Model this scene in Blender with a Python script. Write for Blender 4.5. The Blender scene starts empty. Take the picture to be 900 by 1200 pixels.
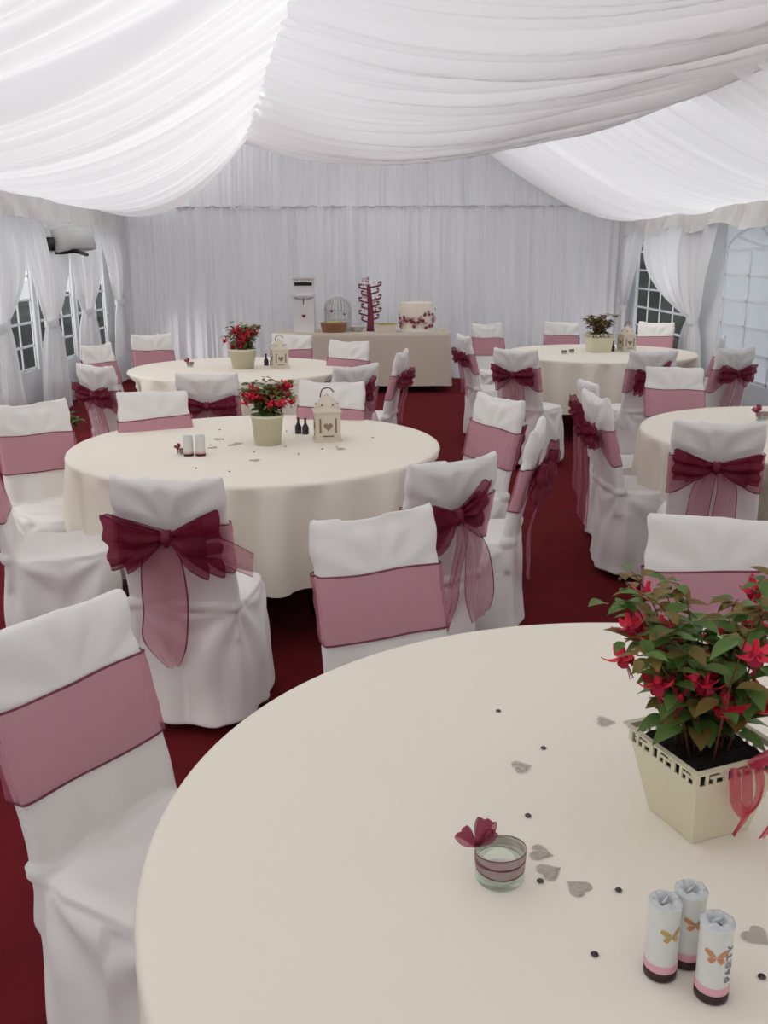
import bpy, bmesh, math, random
from mathutils import Vector, Matrix, noise
C = bpy.context.scene.collection
PI = math.pi
random.seed(7)

# ------------------------------------------------------------------ materials
def mat(name, col, rough=0.8, metal=0.0, trans=0.0, alpha=1.0, sheen=0.0, bump=0.0, bscale=60.0, spec=0.3, tint=(1, 1, 1), var=0.0, vscale=3.0):
    m = bpy.data.materials.new(name); m.use_nodes = True
    nt = m.node_tree; N = nt.nodes; L = nt.links; N.clear()
    out = N.new('ShaderNodeOutputMaterial')
    p = N.new('ShaderNodeBsdfPrincipled')
    p.inputs['Base Color'].default_value = (*col, 1)
    p.inputs['Roughness'].default_value = rough
    p.inputs['Metallic'].default_value = metal
    p.inputs['Specular IOR Level'].default_value = spec
    if sheen: p.inputs['Sheen Weight'].default_value = sheen
    tc = None
    if bump or var:
        tc = N.new('ShaderNodeTexCoord')
    if var:
        n = N.new('ShaderNodeTexNoise'); n.inputs['Scale'].default_value = vscale; n.inputs['Detail'].default_value = 6
        L.new(tc.outputs['Object'], n.inputs['Vector'])
        r = N.new('ShaderNodeMixRGB'); r.blend_type = 'MIX'
        r.inputs[1].default_value = (*[c*(1-var) for c in col], 1); r.inputs[2].default_value = (*[min(1, c*(1+var)) for c in col], 1)
        L.new(n.outputs['Fac'], r.inputs[0]); L.new(r.outputs[0], p.inputs['Base Color'])
    nrm = None
    if bump:
        n = N.new('ShaderNodeTexNoise'); n.inputs['Scale'].default_value = bscale; n.inputs['Detail'].default_value = 4
        L.new(tc.outputs['Object'], n.inputs['Vector'])
        b = N.new('ShaderNodeBump'); b.inputs['Strength'].default_value = bump; b.inputs['Distance'].default_value = 0.01
        L.new(n.outputs['Fac'], b.inputs['Height']); L.new(b.outputs['Normal'], p.inputs['Normal'])
    last = p.outputs[0]
    if trans:
        t = N.new('ShaderNodeBsdfTranslucent'); t.inputs['Color'].default_value = (*col, 1)
        mx = N.new('ShaderNodeMixShader'); mx.inputs[0].default_value = trans
        L.new(last, mx.inputs[1]); L.new(t.outputs[0], mx.inputs[2]); last = mx.outputs[0]
    if alpha < 1:
        t = N.new('ShaderNodeBsdfTransparent'); t.inputs['Color'].default_value = (*tint, 1)
        mx = N.new('ShaderNodeMixShader'); mx.inputs[0].default_value = alpha
        L.new(t.outputs[0], mx.inputs[1]); L.new(last, mx.inputs[2]); last = mx.outputs[0]
    L.new(last, out.inputs['Surface'])
    return m

M = {}
M['cover'] = mat('white_polyester', (.80, .775, .745), .75, sheen=.2, bump=.12, bscale=35)
M['cloth'] = mat('ivory_linen', (.86, .80, .69), .8, bump=.10, bscale=14)
# pressed fold creases in the table cloths
nt = M['cloth'].node_tree; N_, L_ = nt.nodes, nt.links
tc_ = [n for n in N_ if n.type == 'TEX_COORD'][0]; bp_ = [n for n in N_ if n.type == 'BUMP'][0]; ns_ = [n for n in N_ if n.type == 'TEX_NOISE'][0]
acc = None
for d_ in ((.62, .78, 0), (.78, -.62, 0)):
    vm = N_.new('ShaderNodeVectorMath'); vm.operation = 'DOT_PRODUCT'; vm.inputs[1].default_value = d_; L_.new(tc_.outputs['Object'], vm.inputs[0])
    pp = N_.new('ShaderNodeMath'); pp.operation = 'PINGPONG'; pp.inputs[1].default_value = .31; L_.new(vm.outputs['Value'], pp.inputs[0])
    mr = N_.new('ShaderNodeMapRange'); mr.inputs[1].default_value = 0; mr.inputs[2].default_value = .006; mr.inputs[3].default_value = .35; mr.inputs[4].default_value = 0; L_.new(pp.outputs[0], mr.inputs[0])
    ad = N_.new('ShaderNodeMath'); ad.operation = 'ADD'; L_.new(mr.outputs[0], ad.inputs[0]); L_.new((acc or ns_).outputs[0], ad.inputs[1]); acc = ad
L_.new(acc.outputs[0], bp_.inputs['Height'])
M['lining'] = mat('white_lining', (.93, .915, .92), .8, trans=.42, bump=.1, bscale=20)
M['roof'] = mat('roof_canvas', (.93, .93, .93), .8, trans=.6)
M['swag_lightener'] = mat('clear_film_lighting_swag', (.95, .95, .95), .6, trans=.5, alpha=.3)  # added clear film, hidden above the middle swag to brighten it
M['wallcloth'] = mat('wall_lining', (.79, .79, .81), .85, trans=.12, bump=.1, bscale=20)
M['curtain'] = mat('curtain_voile', (.86, .86, .865), .85, trans=.5)
M['valance'] = mat('valance_cream', (.86, .84, .81), .85, trans=.2)
M['pvc'] = mat('marquee_pvc', (.80, .81, .83), .5, trans=.25)
M['bar'] = mat('window_bar_white', (.85, .87, .9), .5, trans=.3)
M['pane'] = mat('window_film', (.75, .8, .85), .15, alpha=.05, spec=.6)
M['pane_cloudy'] = mat('cloudy_window_film', (.74, .77, .80), .3, trans=.5, alpha=.75)
M['sash'] = mat('burgundy_organza', (.60, .23, .31), .45, trans=.35, alpha=.42, tint=(.95, .80, .84), spec=.4)
M['sash_g'] = mat('gathered_shaded_organza', (.27, .025, .065), .45, trans=.35, alpha=.60, tint=(.85, .5, .6), spec=.4)  # same organza gathered denser, its fold shade put into a darker colour
M['hem'] = mat('sash_hem', (.17, .02, .055), .5, trans=.2, alpha=.92)
M['ribbon'] = mat('sheer_ribbon', (.32, .08, .13), .4, trans=.3, alpha=.48, tint=(.92, .85, .87))
M['ribbon_edge'] = mat('ribbon_edge', (.10, .015, .03), .5)
M['pinkribbon'] = mat('pink_organza_ribbon', (.62, .05, .12), .4, trans=.4, alpha=.62, tint=(1, .75, .78))
M['carpet'] = mat('red_carpet', (.135, .010, .014), .95, bump=.6, bscale=250, var=.35, vscale=5, spec=.1)
M['grass'] = mat('outside_paving', (.36, .37, .37), .95, var=.15)
M['hedge'] = mat('hedge_leaves', (.022, .034, .02), .9, var=.6, vscale=2.5)
M['metal'] = mat('dark_steel', (.06, .055, .05), .4, metal=.8)
M['legm'] = mat('chrome_leg', (.5, .48, .45), .35, metal=.9)
M['wood'] = mat('table_plywood', (.30, .20, .12), .7, var=.2)
M['pot'] = mat('cream_painted_tin', (.70, .65, .47), .45, spec=.5)
M['soil'] = mat('dark_compost', (.012, .008, .006), 1, bump=1, bscale=200)
M['leaf'] = mat('fuchsia_leaf', (.12, .215, .05), .45, trans=.25, var=.45, vscale=25)
M['leaf2'] = mat('bronze_young_leaf', (.22, .16, .045), .5, trans=.25, var=.3, vscale=25)
M['stem'] = mat('red_brown_stem', (.13, .04, .02), .6)
M['flower'] = mat('fuchsia_sepal', (.85, .035, .08), .4, trans=.25)
M['petal'] = mat('fuchsia_petal', (.42, .01, .05), .45, trans=.2)
M['bottleglass'] = mat('dark_plastic', (.02, .01, .015), .25, spec=.6)
M['wax'] = mat('white_wax', (.8, .78, .74), .5)
M['tube'] = mat('pearl_white_wrap', (.70, .70, .66), .4, var=.06, vscale=60)
M['tubetop'] = mat('crumpled_film', (.78, .81, .80), .25, trans=.3)
M['pinkband'] = mat('pink_band', (.72, .38, .43), .45)
M['darkbase'] = mat('dark_brown_base', (.045, .02, .02), .4)
M['gold'] = mat('gold_print', (.52, .34, .10), .5)
M['copper'] = mat('copper_print', (.55, .25, .11), .5)
M['ink'] = mat('grey_ink', (.16, .16, .19), .6)
M['gem'] = mat('dark_gem', (.02, .006, .01), .2, spec=.8)
M['wire'] = mat('silver_filigree', (.50, .46, .42), .35, metal=.5, alpha=.55)
M['lantern'] = mat('cream_lantern_metal', (.70, .62, .50), .55)
M['lantern_hole_shade'] = mat('pierced_shadow', (.28, .20, .13), .8)
M['white'] = mat('white_card', (.78, .76, .75), .6)
M['purple'] = mat('burgundy_card', (.20, .035, .06), .6)
M['pinkcard'] = mat('pink_card', (.62, .30, .34), .6)
M['wicker'] = mat('brown_wicker', (.36, .18, .09), .7, bump=.8, bscale=90, var=.3, vscale=40)
M['yellow'] = mat('yellow_green_card', (.50, .44, .12), .7)
M['icing'] = mat('ivory_icing', (.82, .73, .60), .55)
M['grey'] = mat('pale_grey_plastic', (.68, .68, .67), .5)
M['slot'] = mat('black_slot', (.02, .02, .02), .8)

gl = bpy.data.materials.new('pale_green_glass'); gl.use_nodes = True
nt = gl.node_tree; nt.nodes.clear()
o_ = nt.nodes.new('ShaderNodeOutputMaterial'); g_ = nt.nodes.new('ShaderNodeBsdfGlass'); g_.inputs['Color'].default_value = (.93, .98, .95, 1); g_.inputs['Roughness'].default_value = .03; g_.inputs['IOR'].default_value = 1.3
t_ = nt.nodes.new('ShaderNodeBsdfTransparent'); t_.inputs['Color'].default_value = (.95, .99, .97, 1)
x_ = nt.nodes.new('ShaderNodeMixShader'); x_.inputs[0].default_value = .5
nt.links.new(t_.outputs[0], x_.inputs[1]); nt.links.new(g_.outputs[0], x_.inputs[2]); nt.links.new(x_.outputs[0], o_.inputs['Surface'])
M['glass'] = gl

# ------------------------------------------------------------------ helpers
def obj(name, bm, mats, parent=None, smooth=True, loc=None):
    me = bpy.data.meshes.new(name)
    if isinstance(bm, bmesh.types.BMesh):
        bm.normal_update(); bm.to_mesh(me); bm.free()
    else:
        me = bm
    if not isinstance(mats, (list, tuple)): mats = [mats]
    if not me.materials:
        for m in mats: me.materials.append(m)
    for p in me.polygons: p.use_smooth = smooth
    o = bpy.data.objects.new(name, me); C.objects.link(o)
    if parent: o.parent = parent
    if loc: o.location = loc
    return o

def tag(o, label=None, cat=None, group=None, kind=None):
    if label: o['label'] = label
    if cat: o['category'] = cat
    if group: o['group'] = group
    if kind: o['kind'] = kind
    return o

def thing(name, label, cat, loc=(0, 0, 0), rz=0.0, group=None):
    o = bpy.data.objects.new(name, None); C.objects.link(o)
    o.location = loc; o.rotation_euler = (0, 0, rz); o.empty_display_size = .1
    return tag(o, label, cat, group)

def copy_tree(o, parent=None):
    c = o.copy(); C.objects.link(c)
    if parent: c.parent = parent
    for ch in [q for q in bpy.data.objects if q.parent == o]:
        copy_tree(ch, c)
    return c

def grid(bm, fn, nu, nv, closeu=False, mi=None):
    vs = [[bm.verts.new(fn(i/(nu if closeu else nu-1), j/(nv-1))) for j in range(nv)] for i in range(nu)]
    for i in range(nu if closeu else nu-1):
        for j in range(nv-1):
            a, b = vs[i], vs[(i+1) % nu]
            f = bm.faces.new((a[j], b[j], b[j+1], a[j+1]))
            if mi: f.material_index = mi(i, j)
    return vs

def box(bm, c, s, mi=0, rot=None):
    r = bmesh.ops.create_cube(bm, size=1)
    for v in r['verts']:
        v.co = Vector((v.co.x*s[0], v.co.y*s[1], v.co.z*s[2]))
        if rot: v.co = rot @ v.co
        v.co += Vector(c)
    for f in {f for v in r['verts'] for f in v.link_faces}: f.material_index = mi
    return r['verts']

def lathe(bm, prof, n=32, c=(0, 0, 0), mi=0, cap=True):
    rings = []
    for r, z in prof:
        rings.append([bm.verts.new((c[0]+r*math.cos(2*PI*k/n), c[1]+r*math.sin(2*PI*k/n), c[2]+z)) for k in range(n)])
    for a, b in zip(rings, rings[1:]):
        for k in range(n):
            f = bm.faces.new((a[k], a[(k+1) % n], b[(k+1) % n], b[k])); f.material_index = mi
    if cap:
        for ring, rev in ((rings[0], True), (rings[-1], False)):
            if (ring[0].co-ring[n//2].co).length > 1e-4:
                f = bm.faces.new(list(reversed(ring)) if rev else ring); f.material_index = mi
    return rings

def catmull(pts, n):
    P = [Vector(p) for p in pts]; out = []
    m = len(P)-1
    for k in range(n):
        t = k/(n-1)*m; i = min(int(t), m-1); f = t-i
        p0 = P[max(i-1, 0)]; p1 = P[i]; p2 = P[i+1]; p3 = P[min(i+2, m)]
        out.append(.5*((2*p1)+(p2-p0)*f+(2*p0-5*p1+4*p2-p3)*f*f+(3*p1-p0-3*p2+p3)*f**3))
    return out

def tube(bm, pts, r, n=8, mi=0, taper=None, steps=None):
    P = catmull(pts, steps or max(2, len(pts)*4)) if len(pts) > 2 else [Vector(p) for p in pts]
    rings = []
    for i, p in enumerate(P):
        d = (P[min(i+1, len(P)-1)]-P[max(i-1, 0)]).normalized()
        a = d.cross(Vector((0, 0, 1)))
        if a.length < .05: a = d.cross(Vector((1, 0, 0)))
        a.normalize(); b = d.cross(a)
        rr = r if taper is None else r*(1-(1-taper)*i/(len(P)-1))
        rings.append([bm.verts.new(p+a*rr*math.cos(2*PI*k/n)+b*rr*math.sin(2*PI*k/n)) for k in range(n)])
    for A, B in zip(rings, rings[1:]):
        for k in range(n):
            f = bm.faces.new((A[k], A[(k+1) % n], B[(k+1) % n], B[k])); f.material_index = mi
    f = bm.faces.new(list(reversed(rings[0]))); f.material_index = mi
    f = bm.faces.new(rings[-1]); f.material_index = mi

def ss(a, b, x):
    t = max(0, min(1, (x-a)/(b-a))); return t*t*(3-2*t)

def nz(x, y=0, z=0): return noise.noise(Vector((x, y, z)))

# ------------------------------------------------------------------ camera + render settings
sc = bpy.context.scene
cam = bpy.data.cameras.new('camera'); co = bpy.data.objects.new('camera', cam); C.objects.link(co)
cam.sensor_fit = 'VERTICAL'; cam.sensor_height = 24; cam.lens = 24*1110/1200
cam.clip_start = .02
H = 1.657
co.location = (0, 0, H)
co.rotation_mode = 'XYZ'
co.matrix_world = Matrix.Translation((0, 0, H)) @ Matrix.Rotation(PI/2-.2625, 4, 'X') @ Matrix.Rotation(-.004, 4, 'Z')
sc.camera = co
sc.view_settings.view_transform = 'Standard'; sc.view_settings.look = 'None'; sc.view_settings.gamma = 1
sc.view_settings.use_curve_mapping = False
sc.view_settings.exposure = -0.17

w = bpy.data.worlds.new('overcast_sky'); sc.world = w; w.use_nodes = True
bg = w.node_tree.nodes['Background']; bg.inputs['Color'].default_value = (.93, .965, 1, 1); bg.inputs['Strength'].default_value = 1.68
sun = bpy.data.lights.new('hazy_sun', 'SUN'); sun.energy = 3.2; sun.angle = math.radians(28); sun.color = (1, .97, .93)
so = bpy.data.objects.new('hazy_sun', sun); C.objects.link(so); so.rotation_euler = Vector((-.80, -.70, .60)).to_track_quat('Z', 'Y').to_euler()

# ------------------------------------------------------------------ the marquee
XL, XR, YB, YF = -3.75, 3.45, 13.6, -2.5
EL, ER = 2.32, 2.22
bm = bmesh.new()
vs = [bm.verts.new(p) for p in ((XL-.1, YF, 0), (XR+.1, YF, 0), (XR+.1, YB+.2, 0), (XL-.1, YB+.2, 0))]; bm.faces.new(vs)
tag(obj('floor', bm, M['carpet'], smooth=False), kind='structure')
bm = bmesh.new()
vs = [bm.verts.new(p) for p in ((-60, -40, -.03), (60, -40, -.03), (60, 80, -.03), (-60, 80, -.03))]; bm.faces.new(vs)
tag(obj('ground', bm, M['grass'], smooth=False), kind='structure')

def foldsum(v, seed, dens=1.0):
    s = seed*13.7
    a = nz(v*9*dens, s, .3)*.35+nz(v*24*dens, s+4, 1.7)*.30+(.5-abs(nz(v*48*dens, s+9, 3.1)))*.75+nz(v*110*dens, s+2, 7.7)*.34+nz(v*190*dens, s+7, 2.7)*.13
    return a

def seam(t):      # left seam line, t = y
    k = (t-YF)/(13.0-YF)
    pts = [(-2.5, 0.15, 3.30), (2.5, -.12, 3.30), (4.5, -.32, 3.24), (6.5, -.58, 3.20), (9.5, -1.15, 3.14), (13.0, -1.80, 3.12)]
    for (a, x0, z0), (b, x1, z1) in zip(pts, pts[1:]):
        if t <= b or b == 13.0:
            f = (t-a)/(b-a); f2 = f
            return Vector((x0+(x1-x0)*f2, t, z0+(z1-z0)*f2))

def eave_left(t): return Vector((XL+.02, t, EL))

# left slope lining
NV = 860
def fnl(u, v):
    y0 = YB-(YB-YF)*v; y1 = 13.0-(13.0-YF)*v
    a = eave_left(y0); b = seam(y1)
    p = a.lerp(b, u)
    sag = .34*(4*u*(1-u))*(.75+.12*nz(v*4, 5, 0))
    amp = .15*(.35+.65*math.sin(PI*min(1, max(0, u))))
    f = foldsum(v+.010*math.sin(u*3), 1)
    p.z -= sag+amp*f*1.5
    p.x += .02*f
    # gathered stitch puckers by the seam
    p.z += .03*ss(.9, 1, u)*math.sin(v*420+2*nz(v*30, 1, 1))*.6
    return p
bm = bmesh.new(); grid(bm, lambda v, u: fnl(u, v), NV, 40)
tag(obj('ceiling', bm, M['lining']), kind='structure')

# middle swag hanging from the seam to the right slope
edge = [(-1.87, 13.0, 3.10), (-1.09, 11.8, 2.87), (-.19, 10.5, 2.66), (.60, 9.3, 2.585), (1.17, 8.3, 2.57), (1.70, 7.4, 2.565), (2.06, 6.7, 2.565), (2.42, 6.05, 2.60), (2.86, 5.4, 2.64)]
def rayfit(px, py, y):
    p = .2625; u = px-450; v = py-600; f = 1110
    d = Vector((u, f*math.cos(p)-v*math.sin(p), -f*math.sin(p)-v*math.cos(p)))
    return Vector((0, 0, H))+d*(y/d.y)
E0 = catmull([rayfit(*q) for q in ((284, 164, 13.0), (350, 182, 11.8), (430, 189, 10.5), (515, 181, 9.3), (590, 165, 8.3), (700, 141, 7.4), (800, 105, 6.7), (900, 66, 6.05), (1010, 22, 5.4))], 60)
def rline(v): 
    y = 5.4-(5.4+2.5)*v
    return Vector((E0[-1].x+.1*v, y, E0[-1].z+.05*v))
def fnc(u, v):
    t = u*59; i = min(int(t), 58); e = E0[i].lerp(E0[i+1], t-i)
    ch = E0[0].lerp(E0[-1], u)
    D = e-ch
    a = seam(13.0-(13.0-YF)*v); a = a.lerp(a, 1); b = rline(v)
    p = a.lerp(b, u)+D+(E0[0]-seam(13.0))*(1-v)*(1-u)
    f = foldsum(v+.02*math.sin(u*2.2), 2, 1.0)
    amp = .16*(.3+.7*math.sin(PI*u))
    p.z -= amp*f*1.5
    p.z += .03*(1-ss(0, .06, u))*math.sin(v*380+2*nz(v*30, 2, 1))*.6
    return p
bm = bmesh.new(); grid(bm, lambda v, u: fnc(u, v), NV, 60)
tag(obj('ceiling', bm, M['lining']), kind='structure')

# right slope lining over the ridge to the seam; hidden clear part lights the swag
def fnr(u, v):
    y = YB-(YB-YF)*v
    yy = 13.0-(13.0-YF)*v
    a = Vector((XR-.02, y, ER)); r = Vector((.1, y, 3.98)); s = seam(yy)+Vector((0, .1 if v > 0 else .3, .05))
    if u < .8:
        t = u/.8
        p = a.lerp(r, t)
        sag = .34*math.sin(PI*t**.62)*(1+.1*nz(v*5, 8, 8))
    else:
        t = (u-.8)/.2; p = r.lerp(s, t); sag = 0
    f = foldsum(v, 3, 1.25)
    amp = .14*math.sin(PI*min(1, u/.8))**.5 if u < .8 else 0
    p.z -= sag+amp*f*1.5
    return p
bm = bmesh.new(); grid(bm, lambda v, u: fnr(u, v), NV, 50, mi=lambda i, j: 1 if j > 26 and i > 208 else 0)
tag(obj('ceiling', bm, [M['lining'], M['swag_lightener']]), kind='structure')

# unseen canvas added above the last bay, stopping a sunlight leak past the lining
bm = bmesh.new()
def fng(u, v):
    y = 12.3+(YB+.15-12.3)*v
    x = XL-.05+(XR-XL+.1)*u; zz = 4.12-(4.12-2.42)*abs(x-.1)/(3.6)
    return Vector((x, y, zz))
grid(bm, fng, 41, 3)
tag(obj('ceiling', bm, M['lining']), kind='structure')
# back wall: long pleated drop + gable pleats
def wb(u, v, x0, x1, z0, z1, seed, amp, dens, y=YB):
    x = x0+(x1-x0)*u; z = z0+(z1-z0)*v
    lo = 1-v
    xx = x+.05*nz(z*.6, seed, x*.5)*lo
    f = nz(xx*dens, seed, z*.25)*.9+nz(xx*dens*2.7, seed+3, z*.12)*.5+.25*nz(xx*dens*6, seed+5, 0)
    big = nz(x*.9, seed+11, z*.5)
    return Vector((x, y-.05-amp*f-.10*lo*big-.05*lo-.05*nz(x*1.3+z*.7, z*.8, seed)*math.sin(PI*v), z))
bm = bmesh.new(); grid(bm, lambda u, v: wb(u, v, XL, XR, 0, 2.33, 4, .12, 5.0), 700, 26)
tag(obj('wall_back', bm, M['wallcloth']), kind='structure')
bm = bmesh.new(); grid(bm, lambda u, v: wb(u, v, XL, XR, 2.30, 4.05, 9, .055, 10, YB+.03), 700, 8)
tag(obj('wall_back', bm, M['wallcloth']), kind='structure')
# small ruffle where the two meet
def ruf(u, v):
    x = XL+(XR-XL)*u; a = 2*PI*v
    k = .013+.008*nz(x*14, 3, 0)
    return Vector((x, YB-.09+k*math.cos(a)-.02*nz(x*30, 9, 0), 2.335+k*math.sin(a)*1.1+.018*nz(x*11, 0, 5)))
bm = bmesh.new(); grid(bm, lambda u, v: ruf(u, v), 600, 7)
tag(obj('trim_1', bm, M['wallcloth']), kind='structure')

# side walls with window openings
def sidewall(name, x, wins, top, sgn):
    bm = bmesh.new(); th = .03
    ys = YF; zc0, zc1 = .50, 2.0
    def slab(y0, y1, z0, z1): box(bm, (x+sgn*th/2, (y0+y1)/2, (z0+z1)/2), (th, y1-y0, z1-z0))
    slab(YF, YB, 0, zc0); slab(YF, YB, zc1, top)
    for (a, b) in sorted(wins):
        slab(ys, a, zc0, zc1); ys = b
    slab(ys, YB, zc0, zc1)
    tag(obj(name, bm, M['pvc'], smooth=False), kind='structure')

def window(n, x, a, b, sgn, cloudy=False, nb=4, tint=None):
    z0, z1, zs = .50, 2.0, 1.70
    e = bpy.data.objects.new('window_%d' % n, None); C.objects.link(e); e.location = (x+sgn*.015, (a+b)/2, z0)
    tag(e, kind='structure')
    W = b-a; hw = W/2-.06; hh = z1-z0
    bm = bmesh.new()
    def P(yy, zz, d=0): return (d, yy, zz)
    zt = zs-z0
    for k in range(1, nb):
        yy = -hw+2*hw*k/nb
        box(bm, (0, yy, zt/2), (.012, .024, zt))
    nr = 5
    for k in range(0, nr+1):
        box(bm, (0, 0, .02+zt*k/nr), (.012, 2*hw, .024))
    # arched head with radial bars
    pts = [(0, hw*math.cos(t*PI/16), zt+(hh-zt-.04)*math.sin(t*PI/16)) for t in range(17)]
    tube(bm, pts, .013, 6, steps=33)
    for t in (3, 6, 8, 10, 13):
        tube(bm, [(0, 0, zt), pts[t]], .011, 6)
    for s in (-1, 1): box(bm, (0, s*hw, zt/2), (.012, .03, zt))
    obj('window_frame', bm, M['bar'], e, smooth=False)
    bm = bmesh.new(); box(bm, (sgn*.012, 0, hh/2), (.002, W, hh))
    obj('pane', bm, M['pane_cloudy'] if cloudy else M['pane'], e, smooth=False)

LW = [(11.85, 13.1), (10.5, 11.75), (9.15, 10.4), (7.75, 9.05), (5.2, 6.8), (2.2, 3.8), (-.8, .8)]
RW = [(10.95, 13.30), (7.2, 9.95), (3.6, 6.0), (0, 2.4)]
sidewall('wall_left', XL, LW, 2.4, -1); sidewall('wall_right', XR, RW, 2.3, 1)
n = 1
for a, b in LW: window(n, XL, a, b, -1, nb=2 if b-a < 1.1 else 3); n += 1
for i, (a, b) in enumerate(RW): window(n, XR, a, b, 1, cloudy=(i == 1)); n += 1

# valances along both eaves
def valance(x, sgn, label, top, drop):
    def fn(u, v):
        y = YB-.02+(YF-YB+.1)*u
        sw = .5+.5*math.cos(2*PI*(y-1.2)/1.55)
        d = drop*(.80+.25*sw)
        z = top-d*v
        f = nz(y*6, 2+sgn, v*.4)*.09+nz(y*17, 5, v)*.045
        return Vector((x-sgn*(.09+f*(.4+v)+.03*v), y, z))
    bm = bmesh.new(); grid(bm, fn, 700, 8)
    o = obj('valance', bm, M['valance']); tag(o, label, 'valance')
valance(XL, -1, 'cream ruffled valance along the eave above the left-hand windows', EL+.03, .36)
valance(XR, 1, 'cream ruffled valance along the eave above the right-hand windows', ER+.03, .34)

# tied-back curtains
def drape(x, sgn, y0, y1, yt, wt, zt, label, ztop=2.05, yb=None, wb_=None, seed=1, group=None, off=.12):
    yb = yt if yb is None else yb; wb_ = wb_ or wt*2.2
    def fn(u, v):
        z = ztop*(1-v)+.03*v
        if z > zt:
            k = (ztop-z)/(ztop-zt); k2 = k**2.3
            a = y0+(yt-wt/2-y0)*k2; b = y1+(yt+wt/2-y1)*k2
            # swagged edges: droop towards the tie
            zz = z
        else:
            k = (zt-z)/(zt-.03); k2 = k**.6
            a = (yt-wt/2)+(yb-wb_/2-(yt-wt/2))*k2; b = (yt+wt/2)+(yb+wb_/2-(yt+wt/2))*k2; zz = z
        y = a+(b-a)*u
        width = b-a
        tie = math.exp(-((z-zt)/.12)**2)
        bulge = .10*math.sin(PI*min(1, max(0, (ztop-z)/(ztop-zt)))) if z > zt else .03
        f = math.sin(u*2*PI*7+seed+2*nz(u*4, seed, z))*.5+nz(u*16, seed, z*.8)*.8
        d = off+bulge*.5+f*(.03+.02*(1-tie))
        zz -= .06*math.sin(PI*u)*math.exp(-((z-zt-.25)/.3)**2)
        return Vector((x-sgn*d, y, zz))
    bm = bmesh.new(); grid(bm, fn, 90, 60)
    root = obj('curtain', bm, M['curtain']); tag(root, label, 'curtain', group)
    bm = bmesh.new()
    def tie(u, v):
        a = 2*PI*u
        return Vector((x-sgn*(off+.01+.055*math.cos(a)), yt+(wt/2+.02)*math.sin(a), zt-.035+.07*v+.02*math.sin(a)))
    grid(bm, tie, 24, 3, closeu=True)
    obj('tieback', bm, M['curtain'], root)
    return root
drape(XR, 1, 9.75, 12.45, 10.35, .24, 1.0, 'white voile curtain tied back between the two right-hand windows', ztop=2.0, yb=10.4, wb_=1.0, seed=2)
drape(XR, 1, 12.65, 13.55, 13.42, .16, 1.0, 'white curtain tied back in the far right corner beside the dark window', ztop=2.1, yb=13.42, wb_=.30, seed=5)
drape(XL, -1, 12.48, 13.55, 13.20, .30, 1.10, 'white curtain tied back in the far left corner of the marquee', yb=13.1, wb_=.8, seed=3, off=.16)
drape(XL, -1, 11.05, 12.42, 11.75, .30, 1.05, 'white curtain tied back between the two farthest left-hand windows', yb=11.7, wb_=.95, seed=4, off=.16)
drape(XL, -1, 9.75, 11.05, 10.42, .30, 1.0, 'white curtain tied back on the left wall just beyond the nearest chair', yb=10.4, wb_=.95, seed=6, off=.16)
drape(XL, -1, 8.3, 9.7, 9.05, .30, 1.05, 'white curtain at the left edge of the photo by the nearest window', yb=9.0, wb_=.95, seed=9, off=.16)

# grey flood heater box under the left valance
t = thing('wall_speaker', 'pale grey box fitting with dark bracket under the left valance', 'speaker', (XL+.30, 10.95, 1.86), 0)
bm = bmesh.new(); box(bm, (.02, 0, 0), (.20, .85, .24), rot=Matrix.Rotation(math.radians(-12), 3, 'Y')); bmesh.ops.bevel(bm, geom=bm.edges[:], offset=.02, segments=2)
obj('housing', bm, M['grey'], t)
bm = bmesh.new(); tube(bm, [(-.22, -.3, -.02), (-.1, -.36, -.14), (.12, -.2, -.12)], .018, 6); tube(bm, [(.10, -.38, -.11), (.12, .1, -.16)], .022, 6)
box(bm, (-.1, -.42, -.05), (.08, .12, .14))
obj('bracket', bm, M['metal'], t)

# outside: dark hedge on the right, lower planting on the left
def hedge(name, label, x0, x1, y0, y1, h, seed):
    bm = bmesh.new()
    def fn(u, v):
        a = 2*PI*u; cx, cy = (x0+x1)/2, (y0+y1)/2
        rr = math.sin(PI*(.5+.5*v)) if v > .75 else 1
        k = (1-ss(.7, 1, v)*.85)
        c, s = math.cos(a), math.sin(a); q = (abs(c)**4+abs(s)**4)**-.25
        n = 1+.12*nz(a*3, v*5, seed)+.06*nz(a*14, v*20, seed)
        return Vector((cx+(x1-x0)/2*c*q*k*n, cy+(y1-y0)/2*s*q*k*n, -.03+h*v*(1+.05*nz(a*6, 1, seed))))
    grid(bm, fn, 160, 40, closeu=True)
    o = obj(name, bm, M['hedge']); tag(o, label, 'hedge')
hedge('hedge', 'dark evergreen hedge seen through the far right window', 3.95, 8.0, 14.6, 26.0, 3.4, 1)
hedge('hedge', 'low dark hedge seen through the left-hand windows', -5.3, -4.3, 4.0, 34.0, 1.25, 2)
# entrance end wall with open doorway
bm = bmesh.new()
box(bm, (-2.45, YF, 1.2), (2.6, .03, 2.4)); box(bm, (2.3, YF, 1.2), (2.3, .03, 2.4)); box(bm, (-.1, YF, 3.15), (7.3, .03, 1.75))
tag(obj('wall_front', bm, M['pvc'], smooth=False), kind='structure')

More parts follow.
